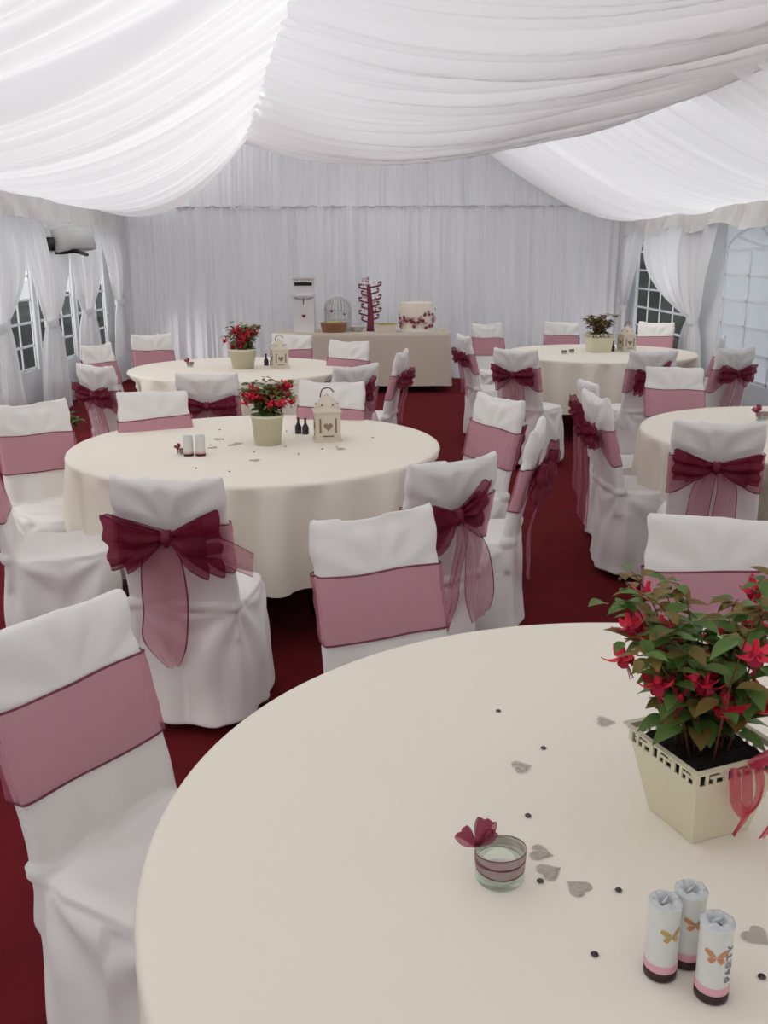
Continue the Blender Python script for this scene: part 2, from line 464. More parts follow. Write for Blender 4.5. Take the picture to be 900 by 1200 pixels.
# ------------------------------------------------------------------ chairs
def yb_(z): return -.105*ss(0, 1, (z-.47)/.5*.8+.1)/ss(0, 1, .9)+.105*ss(0, 1, .1)/ss(0, 1, .9) if z > .47 else 0.0
def topz(x, kind):
    a = abs(x)/.2
    if kind == 0: return .942+.036*a**3
    if kind == 1: return .938+.045*max(0, a-.55)/.45
    return .950+.010*a**2+.010*math.sin(x*12)
def make_cover(kind, seed):
    bm = bmesh.new()
    n = 40
    def rr(cx, cy, hw, hd, z, p=5.0, zf=None):
        out = []
        for k in range(n):
            a = 2*PI*k/n; c, s = math.cos(a), math.sin(a)
            q = (abs(c)**p+abs(s)**p)**(-1/p)
            out.append(bm.verts.new((cx+hw*c*q, cy+hd*s*q, z if zf is None else zf(cx+hw*c*q))))
        return out
    def loft(rings):
        for a, b in zip(rings, rings[1:]):
            for k in range(n): bm.faces.new((a[k], a[(k+1) % n], b[(k+1) % n], b[k]))
        bm.faces.new(list(reversed(rings[0]))); bm.faces.new(rings[-1])
    R = []
    for z in (.025, .12, .22, .32, .40, .445, .470, .482):
        k = 1-z/.47
        sh = {.470: .008, .482: .03}.get(z, 0)
        R.append(rr(0, .195+.0*k, .212+.028*k-sh, .222+.030*k-sh, z, 5))
    loft(R)
    R = []
    zs = [.36, .42, .48, .55, .65, .75, .85, .91]
    for z in zs:
        hw = .200-.004*(z-.36)/.5
        R.append(rr(0, yb_(z), hw, .026, z, 6))
    R.append(rr(0, yb_(.96), .197, .023, .96, 6, zf=lambda x: topz(x, kind)-.012))
    R.append(rr(0, yb_(.97), .192, .012, .97, 6, zf=lambda x: topz(x, kind)))
    loft(R)
    me = bpy.data.meshes.new('tmp'); bm.to_mesh(me); bm.free()
    o = bpy.data.objects.new('tmp', me); C.objects.link(o)
    m = o.modifiers.new('r', 'REMESH'); m.mode = 'VOXEL'; m.voxel_size = .0105; m.use_smooth_shade = True
    m = o.modifiers.new('s', 'SMOOTH'); m.factor = .5; m.iterations = 5
    dg = bpy.context.evaluated_depsgraph_get(); dg.update()
    me2 = bpy.data.meshes.new_from_object(o.evaluated_get(dg))
    bpy.data.objects.remove(o)
    rnd = random.Random(seed)
    ph = rnd.random()*6
    NR = [v.normal.copy() for v in me2.vertices]; OUT = []
    for v, nn in zip(me2.vertices, NR):
        p = v.co.copy()
        if p.z < .30:
            nn = Vector((p.x, p.y-.2, 0)); inr = min(1, nn.length/.16); nn = nn.normalized()*inr
        x, y, z = p
        d = 0
        th = math.atan2(y-.2, x)
        if z < .47:
            k = 1-z/.47
            f = math.sin(5*th+ph+1.2*nz(th*2, seed, z*3))*.6+math.sin(11*th+ph*2)*.3+nz(th*3, seed, 1)*.9
            d += .020*k**1.1*f
            # soft diagonal drag lines from the seat corners
            cxn = .2*(1 if x > 0 else -1); cyn = .40 if y > .2 else 0
            ang = math.atan2(z-.5, (y-cyn)+(x-cxn))
            d += .009*math.sin(ang*9+seed)*ss(.02, .16, math.hypot(z-.5, abs(x)-.2, y-cyn))*ss(0, .08, k)*(1-.5*k)
            d += .011*nz(x*5+seed, y*5, z*6)
        elif z > .50 and y < .06:
            r = math.hypot(x, z-.76); an = math.atan2(z-.76, x)
            d += .0055*math.sin(an*10+ph+2*nz(an, seed, 0))*ss(.06, .14, r)*ss(.815, .85, z)*ss(.955, .90, z)
            d += .006*nz(x*6+seed, z*5, 4)
            d += .004*math.sin(x*38+ph+z*9)*ss(.74, .55, z) if z < .74 else 0
        else:
            d += .009*nz(x*6+seed, y*6, 2)-.012*math.exp(-((x)**2+(y-.2)**2)/.02)+.008
            d += .004*math.sin((x+y)*30+ph)
        p += nn*d
        if z < .10:
            p.z += (.022+.022*nz(th*1.6, seed, 8))*(1-z/.10)*1.0
        if z > .9:
            p.z += .006*nz(x*9, seed, 3)
        OUT.extend(p)
    me2.vertices.foreach_set('co', OUT); me2.update()
    me2.name = 'chair_cover'
    return me2

def slab_loop(t, z, off):
    # t 0..1 around the backrest: 0 = centre of back, going to +x side, front, -x side
    a = -PI/2+2*PI*t; c, q_ = math.cos(a), math.sin(a)
    q = (abs(c)**7+abs(q_)**7)**(-1/7)
    return ((.1945+off)*c*q, (.0255+off)*q_*q+yb_(z))

def make_sash(seed):
    bm = bmesh.new()
    rnd = random.Random(seed); tl = rnd.uniform(-.012, .012)
    nu, rows = 144, [0, .03, .12, .22, .32, .42, .52, .62, .72, .82, .90, .97, 1]
    def fn(i, v):
        t = i/(nu)
        tt = min(t, 1-t); back = math.tan(2*PI*tt) if tt < .125 else 1.01      # 0 at knot, 1 at side edge
        k = ss(0, 1, min(1, back))**.8 if back < 1 else 1
        zl = .742+(.632-.742)*k; zh = .782+(.818-.782)*k
        if back > 1: 
            zl += .006*nz(t*8, seed, 0); zh += .006*nz(t*8, seed, 5)
        z = zl+(zh-zl)*v
        off = .0065+.004*math.sin(v*PI*7+seed)*(1-k)+.0025*nz(t*14, v*6, seed)+.0035*abs(math.sin(v*9+t*7+seed))*(.4)
        x, y = slab_loop(t, z, off)
        z += tl*(x/.2)
        return (x, y, z)
    vs = [[bm.verts.new(fn(i, r)) for r in rows] for i in range(nu)]
    for i in range(nu):
        a, b = vs[i], vs[(i+1) % nu]
        for j in range(len(rows)-1):
            f = bm.faces.new((a[j], b[j], b[j+1], a[j+1]))
            f.material_index = 1 if j in (0, len(rows)-2) else 0
    me = bpy.data.meshes.new('sash'); bm.to_mesh(me); bm.free()
    for m in (M['sash'], M['hem']): me.materials.append(m)
    return me

def B(x, out, z): return Vector((x, yb_(z)-.034-out, z))
def ribbon(bm, keys, n=28, m=11, rip=.008, seed=0, rf=3.0, mi=0):
    """keys: list of (edge A, edge B) points; ruled strip between two smooth edge curves"""
    A = catmull([k[0] for k in keys], n); Bc = catmull([k[1] for k in keys], n)
    rows = [0, .035]+[.035+.93*(j+1)/(m-2) for j in range(m-3)]+[.965, 1]
    vs = []
    for i in range(n):
        a, b = A[i], Bc[i]
        d = (A[min(i+1, n-1)]-A[max(i-1, 0)]); nrm = d.cross(b-a)
        if nrm.length > 1e-9: nrm.normalize()
        w = (b-a).length
        row = []
        for r in rows:
            k = math.sin(PI*r)
            q = a.lerp(b, r)+nrm*(rip*k*math.sin(r*PI*2*rf+seed+i*.12)*min(1, .05/(w+.01)+.35)+rip*.6*nz(i*.2, r*3, seed)*k)
            row.append(bm.verts.new(q))
        vs.append(row)
    for i in range(n-1):
        for j in range(len(rows)-1):
            f = bm.faces.new((vs[i][j], vs[i+1][j], vs[i+1][j+1], vs[i][j+1]))
            f.material_index = 1 if j in (0, len(rows)-2) or i == n-2 and mi == 9 else 0

def loopkeys(s, xe, zt, zb, o1=.07, o2=.02, droop=0):
    return [(B(s*.012, .034, .782), B(s*.012, .034, .748)),
            (B(s*xe*.5, o1, .775+(zt-.775)*.62), B(s*xe*.5, o1, .75+(zb-.75)*.6)),
            (B(s*xe*.92, o1*.8, zt), B(s*xe*.9, o1*.8, zb)),
            (B(s*xe, (o1+o2)/2, zt-.012), B(s*xe*.98, (o1+o2)/2, zb+.006)),
            (B(s*xe*.9, o2, zt-.006), B(s*xe*.88, o2, zb+.012)),
            (B(s*xe*.5, o2, .778+(zt-.78)*.5), B(s*xe*.5, o2, .75+(zb-.75)*.5)),
            (B(s*.008, .012, .778), B(s*.008, .012, .75))]
def make_bow(var):
    """returns list of (name, mesh)"""
    out = []
    def fin(name, bm, mats):
        bm.normal_update(); me = bpy.data.meshes.new(name); bm.to_mesh(me); bm.free()
        for m in mats: me.materials.append(m)
        out.append((name, me))
    G = [M['sash_g'], M['hem']]; S = [M['sash'], M['hem']]
    if var == 0:      # big flat bow, one long tail and one flung right
        loops = [(-1, .212, .850, .640), (1, .192, .875, .628)]; 
        tails = [[(B(-.015, .035, .76), B(.02, .035, .755)), (B(-.085, .05, .70), B(.045, .05, .69)), (B(-.11, .05, .60), B(.05, .05, .60)), (B(-.12, .045, .48), B(.045, .045, .50)), (B(-.125, .05, .375), B(.03, .05, .36)), (B(-.045, .05, .275), B(.0, .05, .285))],
                 [(B(.01, .04, .765), B(.01, .04, .74)), (B(.09, .06, .76), B(.10, .06, .70)), (B(.19, .05, .775), B(.19, .05, .67)), (B(.29, .03, .715), B(.275, .03, .625))]]
    elif var == 1:    # high right loop, two tails down, one swinging right
        loops = [(-1, .15, .835, .625), (1, .115, .895, .715)]
        tails = [[(B(-.012, .04, .755), B(.03, .04, .75)), (B(.0, .055, .66), B(.055, .055, .67)), (B(.0, .05, .52), B(.05, .05, .52)), (B(-.01, .05, .40), B(.045, .05, .42)), (B(-.015, .05, .30), B(.0, .05, .315))],
                 [(B(.01, .05, .745), B(.035, .05, .755)), (B(.03, .07, .66), B(.085, .07, .70)), (B(.045, .075, .56), B(.155, .075, .60)), (B(.055, .08, .44), B(.195, .08, .45)), (B(.09, .08, .33), B(.175, .08, .37))]]
    elif var == 2:    # tight wide bow with short full tails
        loops = [(-1, .185, .850, .700), (1, .185, .840, .690)]
        tails = [[(B(-.03, .04, .76), B(.005, .04, .75)), (B(-.09, .05, .68), B(-.005, .05, .67)), (B(-.11, .05, .54), B(-.015, .05, .53)), (B(-.12, .05, .42), B(-.02, .05, .46))],
                 [(B(0, .04, .75), B(.03, .04, .76)), (B(.01, .055, .67), B(.09, .055, .68)), (B(.0, .055, .54), B(.10, .055, .54)), (B(.005, .05, .44), B(.10, .05, .40))]]
    else:             # small upright loops, long narrow tails
        loops = [(-1, .12, .87, .73), (1, .14, .85, .70)]
        tails = [[(B(-.03, .05, .76), B(.005, .05, .75)), (B(-.06, .09, .66), B(-.01, .07, .65)), (B(-.07, .11, .50), B(-.01, .08, .50)), (B(-.06, .12, .32), B(-.015, .09, .27))],
                 [(B(0, .05, .75), B(.03, .05, .76)), (B(.02, .08, .67), B(.08, .08, .68)), (B(.02, .10, .5), B(.09, .10, .5)), (B(.03, .10, .30), B(.07, .10, .24))]]
    bm = bmesh.new()
    for i, (s, xe, zt, zb) in enumerate(loops):
        ribbon(bm, loopkeys(s, xe, zt, zb), 34, 14, .014, var+i, 2.5)
        ribbon(bm, loopkeys(s, xe*.72, .77+(zt-.77)*.7, .75+(zb-.75)*1.05, .085, .03), 26, 11, .015, var+i+3, 2)
    fin('bow', bm, G)
    for i, t in enumerate(tails):
        bm = bmesh.new(); ribbon(bm, t, 30, 12, .010, var*2+i, 2)
        fin('sash_tail', bm, S)
    bm = bmesh.new()
    r = bmesh.ops.create_uvsphere(bm, u_segments=20, v_segments=12, radius=1)
    for v in r['verts']:
        an = math.atan2(v.co.z, v.co.x)
        k = 1+.14*math.sin(an*7)
        v.co = Vector((v.co.x*.026*k, v.co.y*.022, v.co.z*.030*k))+B(0, .036, .764)
    bm.normal_update(); me = bpy.data.meshes.new('knot'); bm.to_mesh(me); bm.free(); me.materials.append(M['knot'])
    out.append(('knot', me))
    return out
M['knot'] = mat('organza_knot', (.16, .012, .035), .5)

covers = [make_cover(k % 3, 3+k) for k in range(5)]
for m in covers:
    m.materials.clear(); m.materials.append(M['cover'])
sashes = [make_sash(s) for s in range(3)]
bows = [make_bow(v) for v in range(4)]
bm = bmesh.new(); tube(bm, [(0, 0, .0), (0, 0, .44)], .011, 10); lathe(bm, [(.014, 0), (.014, .02), (.011, .022)], 12)
legme = bpy.data.meshes.new('leg'); bm.to_mesh(legme); bm.free(); legme.materials.append(M['legm'])

def mobj(name, me, parent, loc=None):
    o = bpy.data.objects.new(name, me); C.objects.link(o); o.parent = parent
    for p in me.polygons: p.use_smooth = True
    if loc: o.location = loc
    return o
def make_chair(cv, sv, bv):
    r = thing('banquet_chair', '', 'chair')
    mobj('chair_cover', covers[cv], r)
    mobj('sash', sashes[sv], r)
    bow = None
    for nme, me in bows[bv]:
        if nme == 'knot': mobj('knot', me, bow)
        else:
            o = mobj(nme, me, r)
            if nme == 'bow': bow = o
    for sx in (-1, 1):
        for y in (.03, .36): mobj('leg', legme, r, (sx*.175, y, 0))
    return r
CH = [  # x, y of top centre, facing, cover, sash, bow, label, group
 (-.68, 1.83, .87, -.49, 2, 0, 2, 'white covered chair nearest the camera, turned sideways at the left of the foreground table', 0),
 (-.715, 3.03, .12, .99, 0, 1, 0, 'white covered chair seen from behind with the largest burgundy bow, before the middle table', 0),
 (-.03, 2.55, .50, -.87, 1, 2, 3, 'white covered chair with flat mauve sash, facing the camera behind the foreground table', 0),
 (.245, 3.28, -.55, .83, 4, 0, 1, 'bow-tied white chair directly right of the flat-sashed chair behind the foreground table', 0),
 (.93, 2.54, -.10, -.99, 2, 1, 3, 'white covered chair with flat mauve sash right behind the foreground fuchsia pot', 0),
 (-1.76, 4.69, .70, -.70, 1, 2, 2, 'white covered chair cut by the left edge, flat sash, left of the middle table', 0),
 (-1.66, 3.78, .95, .30, 3, 0, 2, 'white chair whose seat alone shows at the left edge, back out of frame', 0),
 (-1.265, 5.17, .43, -.90, 2, 1, 3, 'white chair with flat mauve sash at the far left of the middle table', 0),
 (-1.10, 5.90, .0, 1, 4, 2, 2, 'white chair with dark burgundy bow just behind the middle table, before the far left table', 0),
 (-.30, 5.50, -.15, -.98, 0, 0, 1, 'white flat-sashed chair behind the small lantern of the middle table', 0),
 (-.18, 6.35, -.65, .75, 3, 1, 1, 'white chair at the right front of the far left table, only its pale top showing', 0),
 (.14, 7.25, -.98, .20, 4, 2, 2, 'white chair seen edge-on with its bow at the right, right of the far left table', 0),
 (-.29, 8.24, -.45, -.90, 1, 0, 3, 'small white flat-sashed chair in front of the buffet table', 0),
 (-.87, 9.13, -.10, -1, 2, 1, 3, 'white chair behind the far left table, below the white post box', 0),
 (-2.20, 9.10, .50, -.86, 0, 2, 3, 'white chair with mauve sash at the far left corner of the far left table', 0),
 (-2.40, 8.0, .93, -.35, 3, 0, 3, 'cream-topped chair by the left windows, behind a chair with a bow', 0),
 (-1.94, 6.40, .60, .80, 1, 1, 2, 'white chair with V-shaped top and burgundy bow by the left windows', 0),
 (.60, 4.85, -.85, -.50, 0, 2, 1, 'white chair with tilted mauve sash at the right of the middle table', 0),
 (.66, 4.0, -.97, .25, 1, 0, 0, 'white chair seen edge-on at the right of the middle table, beside the red aisle', 0),
 (1.10, 4.90, 1, .10, 4, 1, 3, 'white chair in side view facing right, its full skirt standing on the red carpet', 0),
 (1.19, 5.52, 1, .05, 2, 2, 3, 'white chair just behind the side-view chair in the aisle, facing right', 0),
 (1.03, 7.45, .60, .80, 0, 0, 2, 'white chair with dark bow at the left front of the far right table', 0),
 (.74, 8.80, .97, .20, 3, 1, 2, 'white chair facing right with its bow at the left, beside the buffet end', 0),
 (1.12, 10.40, .50, -.87, 1, 2, 3, 'white chair with mauve sash and visible seat, right of the buffet', 0),
 (1.98, 10.70, .05, -1, 2, 0, 3, 'white chair behind the far right table by the curtained back wall', 0),
 (2.98, 10.50, -.45, -.90, 0, 1, 3, 'white chair in front of the dark right-hand window', 0),
 (2.75, 7.45, -.45, .90, 1, 2, 2, 'white chair with burgundy bow, right of the far right table', 0),
 (3.02, 8.55, -.90, .40, 4, 0, 2, 'farther of the two bow-tied chairs by the right wall', 0),
 (2.06, 7.28, -.15, .99, 3, 1, 1, 'white chair with bow and long tail in front of the far right table, partly hidden', 0),
 (1.91, 6.24, .05, -.99, 2, 2, 3, 'white flat-sashed chair behind the right-hand table, facing the camera', 0),
 (1.46, 4.07, .25, .97, 0, 0, 2, 'white chair with wide burgundy bow in front of the right-hand table', 0),
]
cache = {}; FOOT = []
for (x, y, fx, fy, cv, sv, bv, lab, g) in CH:
    k = (cv, sv, bv)
    if k in cache: r = copy_tree(cache[k])
    else: r = make_chair(*k); cache[k] = r
    n_ = math.hypot(fx, fy); fx /= n_; fy /= n_
    r.location = (x+fx*.10, y+fy*.10, 0); r.rotation_euler = (0, 0, math.atan2(fy, fx)-PI/2)
    r['label'] = lab; r['group'] = 'white covered banquet chairs with burgundy sashes'
    FOOT.append((x+fx*.10, y+fy*.10, fx, fy))

# ------------------------------------------------------------------ round tables
def inside(px, py, mrg=.03):
    for k_, (x, y, fx, fy) in enumerate(FOOT):
        if k_ in (5, 6, 19, 20): continue      # seats pushed in under the hanging cloth
        dx, dy = px-x, py-y
        a = dx*fx+dy*fy; b = -dx*fy+dy*fx
        if -.12-mrg < a < .43+mrg and abs(b) < .235+mrg: return True
    return False
TOPZ = .752
def round_table(cx, cy, label, seed, R=.915, hem=.27, amp=.068):
    t = thing('round_table', label, 'table', (cx, cy, 0))
    N = 360
    lim = []
    for k in range(N):
        a = 2*PI*k/N; r = R+.06
        while r > R*.62 and inside(cx+r*math.cos(a), cy+r*math.sin(a)): r -= .01
        lim.append(r)
    lim = [min(lim[(k+d) % N] for d in range(-3, 4)) for k in range(N)]
    for _ in range(5): lim = [(lim[k-1]+lim[k]+lim[(k+1) % N])/3 for k in range(N)]
    bm = bmesh.new()
    prof = [(0, TOPZ)]+[(R*q, TOPZ) for q in (.15, .3, .45, .6, .75, .88, .95, .98)]+[(R-.004, TOPZ-.001), (R+.004, TOPZ-.006), (R+.008, TOPZ-.016)]
    zs = [TOPZ-.016-(TOPZ-.016-hem)*((j+1)/16) for j in range(16)]
    rings = []
    for (r, z) in prof[1:]:
        rings.append([bm.verts.new((r*math.cos(2*PI*k/N), r*math.sin(2*PI*k/N), z+(.0015*nz(r*math.cos(2*PI*k/N)*5, r*math.sin(2*PI*k/N)*5, seed) if r < R*.9 else 0))) for k in range(N)])
    for z in zs:
        q = (TOPZ-z)/(TOPZ-hem); ring = []
        for k in range(N):
            a = 2*PI*k/N
            f = math.sin(a*19+seed+2.2*math.sin(a*2+seed)+2*nz(math.cos(a)*2, math.sin(a)*2, seed)); f = (abs(f)**.7*math.copysign(1, f))*.62+nz(math.cos(a)*5, math.sin(a)*5, seed)*.8
            r = R+.008+.012*q+amp*q**.6*(f-.25)+.004*nz(a*9, z*4, seed)
            r = min(r, r+(lim[k]-(R+.06))*ss(0, .5, q))
            ring.append(bm.verts.new((r*math.cos(a), r*math.sin(a), z+.012*nz(math.cos(a)*2, math.sin(a)*2, seed+3)*q)))
        rings.append(ring)
    c0 = bm.verts.new((0, 0, TOPZ))
    for k in range(N): bm.faces.new((c0, rings[0][k], rings[0][(k+1) % N]))
    for A, Bq in zip(rings, rings[1:]):
        for k in range(N): bm.faces.new((A[k], Bq[k], Bq[(k+1) % N], A[(k+1) % N]))
    obj('tablecloth', bm, M['cloth'], t)
    bm = bmesh.new(); lathe(bm, [(R-.02, .722), (R-.012, .726), (R-.012, .744), (R-.02, .748)], 64); obj('tabletop', bm, M['wood'], t, smooth=False)
    for sx in (-1, 1):
        for sy in (-1, 1):
            bm = bmesh.new(); tube(bm, [(sx*.30, sy*.42, 0), (sx*.30, sy*.42, .72)], .014, 8); tube(bm, [(sx*.30, sy*.42, .3), (sx*.30, 0, .3)], .010, 6)
            obj('leg', bm, M['metal'], t)
    return t
TB = dict(T1=(.54, 1.36), T2=(-.641, 4.70), T3=(-1.24, 8.13), T4=(2.12, 9.36), T5=(2.312, 4.97))
round_table(*TB['T1'], 'large round foreground table under an ivory cloth with a fuchsia pot', 1, amp=.035)
round_table(*TB['T2'], 'round middle table under an ivory cloth with a red-flowered pot and small lantern', 2.3)
round_table(*TB['T3'], 'round ivory-clothed table at the far left, behind the middle table', 3.1)
round_table(*TB['T4'], 'round ivory-clothed table at the far right, near the dark window', 4.7)
round_table(*TB['T5'], 'round ivory-clothed table cut by the right edge of the photo', 5.9)
Z = TOPZ+.001

# ------------------------------------------------------------------ buffet table
bt = thing('buffet_table', 'long table under a beige cloth against the curtained back wall', 'table', (-.27, 12.35, 0))
def bcl():
    bm = bmesh.new(); hw, hd = 1.10, .38; N = 300; rings = []
    P = []
    per = 4*(hw+hd)
    for k in range(N):
        s = k/N*per
        for (x0, y0, x1, y1) in ((-hw, -hd, hw, -hd), (hw, -hd, hw, hd), (hw, hd, -hw, hd), (-hw, hd, -hw, -hd)):
            L = abs(x1-x0)+abs(y1-y0)
            if s <= L: P.append((x0+(x1-x0)*s/L, y0+(y1-y0)*s/L)); break
            s -= L
    for j, z in enumerate([.752, .752, .748, .70, .6, .5, .4, .3, .2, .09]):
        q = max(0, (.75-z)/.66); ring = []
        for (x, y) in P:
            f = (.020*nz(x*3, y*3, 2)+.010*math.sin(x*9+y*9))*q
            kk = 1 if j else .985
            o_ = 0 if j < 2 else .006+.02*q
            ring.append(bm.verts.new((x*kk+math.copysign(o_, x)*(abs(x) > hw-.01)+f*(abs(x) > hw-.01), y*kk+math.copysign(o_, y)*(abs(y) > hd-.01)-f*(y < 0), z)))
        rings.append(ring)
    bm.faces.new(rings[0])
    for A, Bq in zip(rings, rings[1:]):
        for k in range(N): bm.faces.new((A[k], Bq[k], Bq[(k+1) % N], A[(k+1) % N]))
    return bm
M['beige'] = mat('beige_cloth', (.66, .57, .47), .85, bump=.1, bscale=14)
obj('tablecloth', bcl(), M['beige'], bt)
bm = bmesh.new(); box(bm, (0, 0, .735), (2.18, .74, .025)); obj('tabletop', bm, M['wood'], bt, smooth=False)
for sx in (-1, 1):
    for sy in (-1, 1):
        bm = bmesh.new(); tube(bm, [(sx*.9, sy*.3, 0), (sx*.9, sy*.3, .72)], .015, 8); obj('leg', bm, M['metal'], bt)

# post box
t = thing('card_post_box', 'tall white card post box at the left of the buffet table', 'box', (-.995, 12.22, Z))
bm = bmesh.new(); box(bm, (0, 0, .22), (.26, .24, .44)); box(bm, (0, 0, .45), (.29, .27, .025)); box(bm, (0, 0, .56), (.25, .23, .20)); box(bm, (0, 0, .665), (.29, .27, .03))
bmesh.ops.bevel(bm, geom=bm.edges[:], offset=.004, segments=1); obj('body', bm, M['white'], t, smooth=False)
bm = bmesh.new(); box(bm, (0, -.117, .59), (.22, .008, .04)); obj('slot', bm, M['slot'], t, smooth=False)
def heart(bm, c, s, mi=0, th=.004, plane='xz', ang=0):
    pts = []
    for k in range(28):
        a = 2*PI*k/28
        x = 16*math.sin(a)**3/17; y = (13*math.cos(a)-5*math.cos(2*a)-2*math.cos(3*a)-math.cos(4*a))/17
        x, y = x*math.cos(ang)-y*math.sin(ang), x*math.sin(ang)+y*math.cos(ang)
        pts.append((x*s, y*s))
    def mk(d): return [bm.verts.new((c[0]+x, c[1]+d, c[2]+y) if plane == 'xz' else (c[0]+x, c[1]+y, c[2]+d)) for x, y in pts]
    A = mk(-th/2); Bq = mk(th/2)
    n = len(A)
    fs = [bm.faces.new(A), bm.faces.new(list(reversed(Bq)))]
    for k in range(n): fs.append(bm.faces.new((A[k], A[(k+1) % n], Bq[(k+1) % n], Bq[k])))
    for f in fs: f.material_index = mi
bm = bmesh.new(); heart(bm, (0, -.124, .20), .026); obj('heart_motif', bm, M['purple'], t, smooth=False)
bm = bmesh.new(); tube(bm, [(-.11, -.124, .42), (0, -.124, .40), (.11, -.124, .42)], .004, 6); tube(bm, [(0, -.124, .42), (0, -.124, .34)], .005, 6); obj('ribbon', bm, M['ribbon_edge'], t)
# wire dome
t = thing('wire_dome', 'pale round wire dome behind the brown basket on the buffet', 'birdcage', (-.585, 12.42, Z))
bm = bmesh.new()
for k in range(12):
    a = PI*k/12
    pts = [(.17*math.cos(a)*math.cos(q), .17*math.sin(a)*math.cos(q), .24+.20*math.sin(q)) for q in [PI*i/12 for i in range(13)]]
    tube(bm, [(pts[0][0], pts[0][1], 0)]+pts+[(pts[-1][0], pts[-1][1], 0)], .0065, 5, steps=40)
for z in (.01, .12, .24): tube(bm, [(.17*math.cos(q), .17*math.sin(q), z) for q in [2*PI*i/16 for i in range(17)]], .008, 5, steps=40)
obj('wire_frame', bm, M['grey'], t)
bm = bmesh.new(); heart(bm, (-.07, -.17, .25), .022); heart(bm, (.09, -.16, .21), .016); obj('heart_motif', bm, M['purple'], t, smooth=False)
# basket
t = thing('wicker_basket', 'shallow brown wicker basket on the buffet table', 'basket', (-.62, 12.08, Z))
bm = bmesh.new()
lathe(bm, [(.135, 0), (.15, .02), (.165, .10), (.172, .115), (.165, .122), (.150, .115), (.140, .03), (0, .03)], 40, cap=False)
for v in bm.verts: v.co.y *= .72
obj('basket_body', bm, M['wicker'], t)
bm = bmesh.new()
for k in range(26):
    a = random.random()*6.28; r = random.random()*.11
    q = bmesh.ops.create_icosphere(bm, subdivisions=1, radius=.022)['verts']
    for v in q: v.co += Vector((r*math.cos(a), r*.7*math.sin(a), .10+.02*random.random()))
tag(obj('filling', bm, M['yellow'], t), kind='stuff')
# burgundy tree
t = thing('card_tree', 'burgundy cut-out tree ornament in the middle of the buffet', 'ornament', (-.165, 12.25, Z))
bm = bmesh.new(); tube(bm, [(0, 0, 0), (.005, 0, .2), (-.005, 0, .4), (-.02, 0, .58)], .048, 12, taper=.45, steps=20)
for i, z in enumerate((.14, .22, .30, .38, .46, .54)):
    for s in (-1, 1):
        L = .10+.03*(i % 2)
        zz = z+(.03 if s > 0 else 0)
        tube(bm, [(0, 0, zz-.03), (s*L*.5, 0, zz-.02), (s*L, 0, zz), (s*L*1.05, 0, zz+.035), (s*L*.8, 0, zz+.03)], .011, 8, steps=16)
obj('trunk', bm, M['purple'], t)
bm = bmesh.new()
for k in range(40):
    s = random.choice((-1, 1)); z = random.uniform(.16, .66); x = s*random.uniform(.04, .12) if z < .58 else random.uniform(-.1, .1)
    q = bmesh.ops.create_icosphere(bm, subdivisions=1, radius=random.uniform(.010, .018))['verts']
    for v in q: v.co += Vector((x, random.uniform(-.03, .03), z))
tag(obj('blossom', bm, M['pinkcard'], t), kind='stuff')
# tray
t = thing('cream_tray', 'low cream box with yellow-green top beside the cake', 'box', (.03, 12.07, Z))
bm = bmesh.new(); box(bm, (0, 0, .045), (.26, .20, .09)); bmesh.ops.bevel(bm, geom=bm.edges[:], offset=.006, segments=2); obj('body', bm, M['icing'], t, smooth=False)
bm = bmesh.new()
for k in range(14): box(bm, (-.1+.0155*k, random.uniform(-.05, .05), .10), (.03, .10, .018), rot=Matrix.Rotation(random.random(), 3, 'Z'))
obj('contents', bm, M['yellow'], t, smooth=False)
t = thing('cream_dish', 'small pale dish between the basket and the burgundy tree', 'dish', (-.33, 12.22, Z))
bm = bmesh.new(); lathe(bm, [(.05, 0), (.06, .01), (.11, .06), (.115, .065), (.105, .062), (.05, .02), (0, .018)], 28, cap=False); obj('dish_body', bm, M['grey'], t)
# cake
t = thing('wedding_cake', 'round ivory cake ringed with burgundy leaves at the right of the buffet', 'cake', (.425, 12.27, Z))
bm = bmesh.new(); lathe(bm, [(.0, 0), (.21, 0), (.212, .01), (.210, .345), (.20, .358), (.0, .362)], 48, cap=False); obj('cake_body', bm, M['icing'], t)
bm = bmesh.new(); lathe(bm, [(.0, -.0), (.26, 0), (.26, .012), (.0, .0125)], 48, cap=False); obj('cake_board', bm, M['white'], t)
for k in range(44):
    a = -PI+PI*k/43+random.uniform(-.05, .05); z = abs(random.gauss(.09, .05))+.01+.05*abs(math.cos(a))
    bm = bmesh.new()
    heart(bm, (0, 0, 0), .026, ang=random.uniform(-1, 1))
    o = obj('leaf_decoration', bm, M['purple'] if k % 3 else M['pinkcard'], t, smooth=False)
    rr_ = .222+random.uniform(0, .02)
    o.location = (rr_*math.cos(a), rr_*math.sin(a), z); o.rotation_euler = (0, 0, a+PI/2)

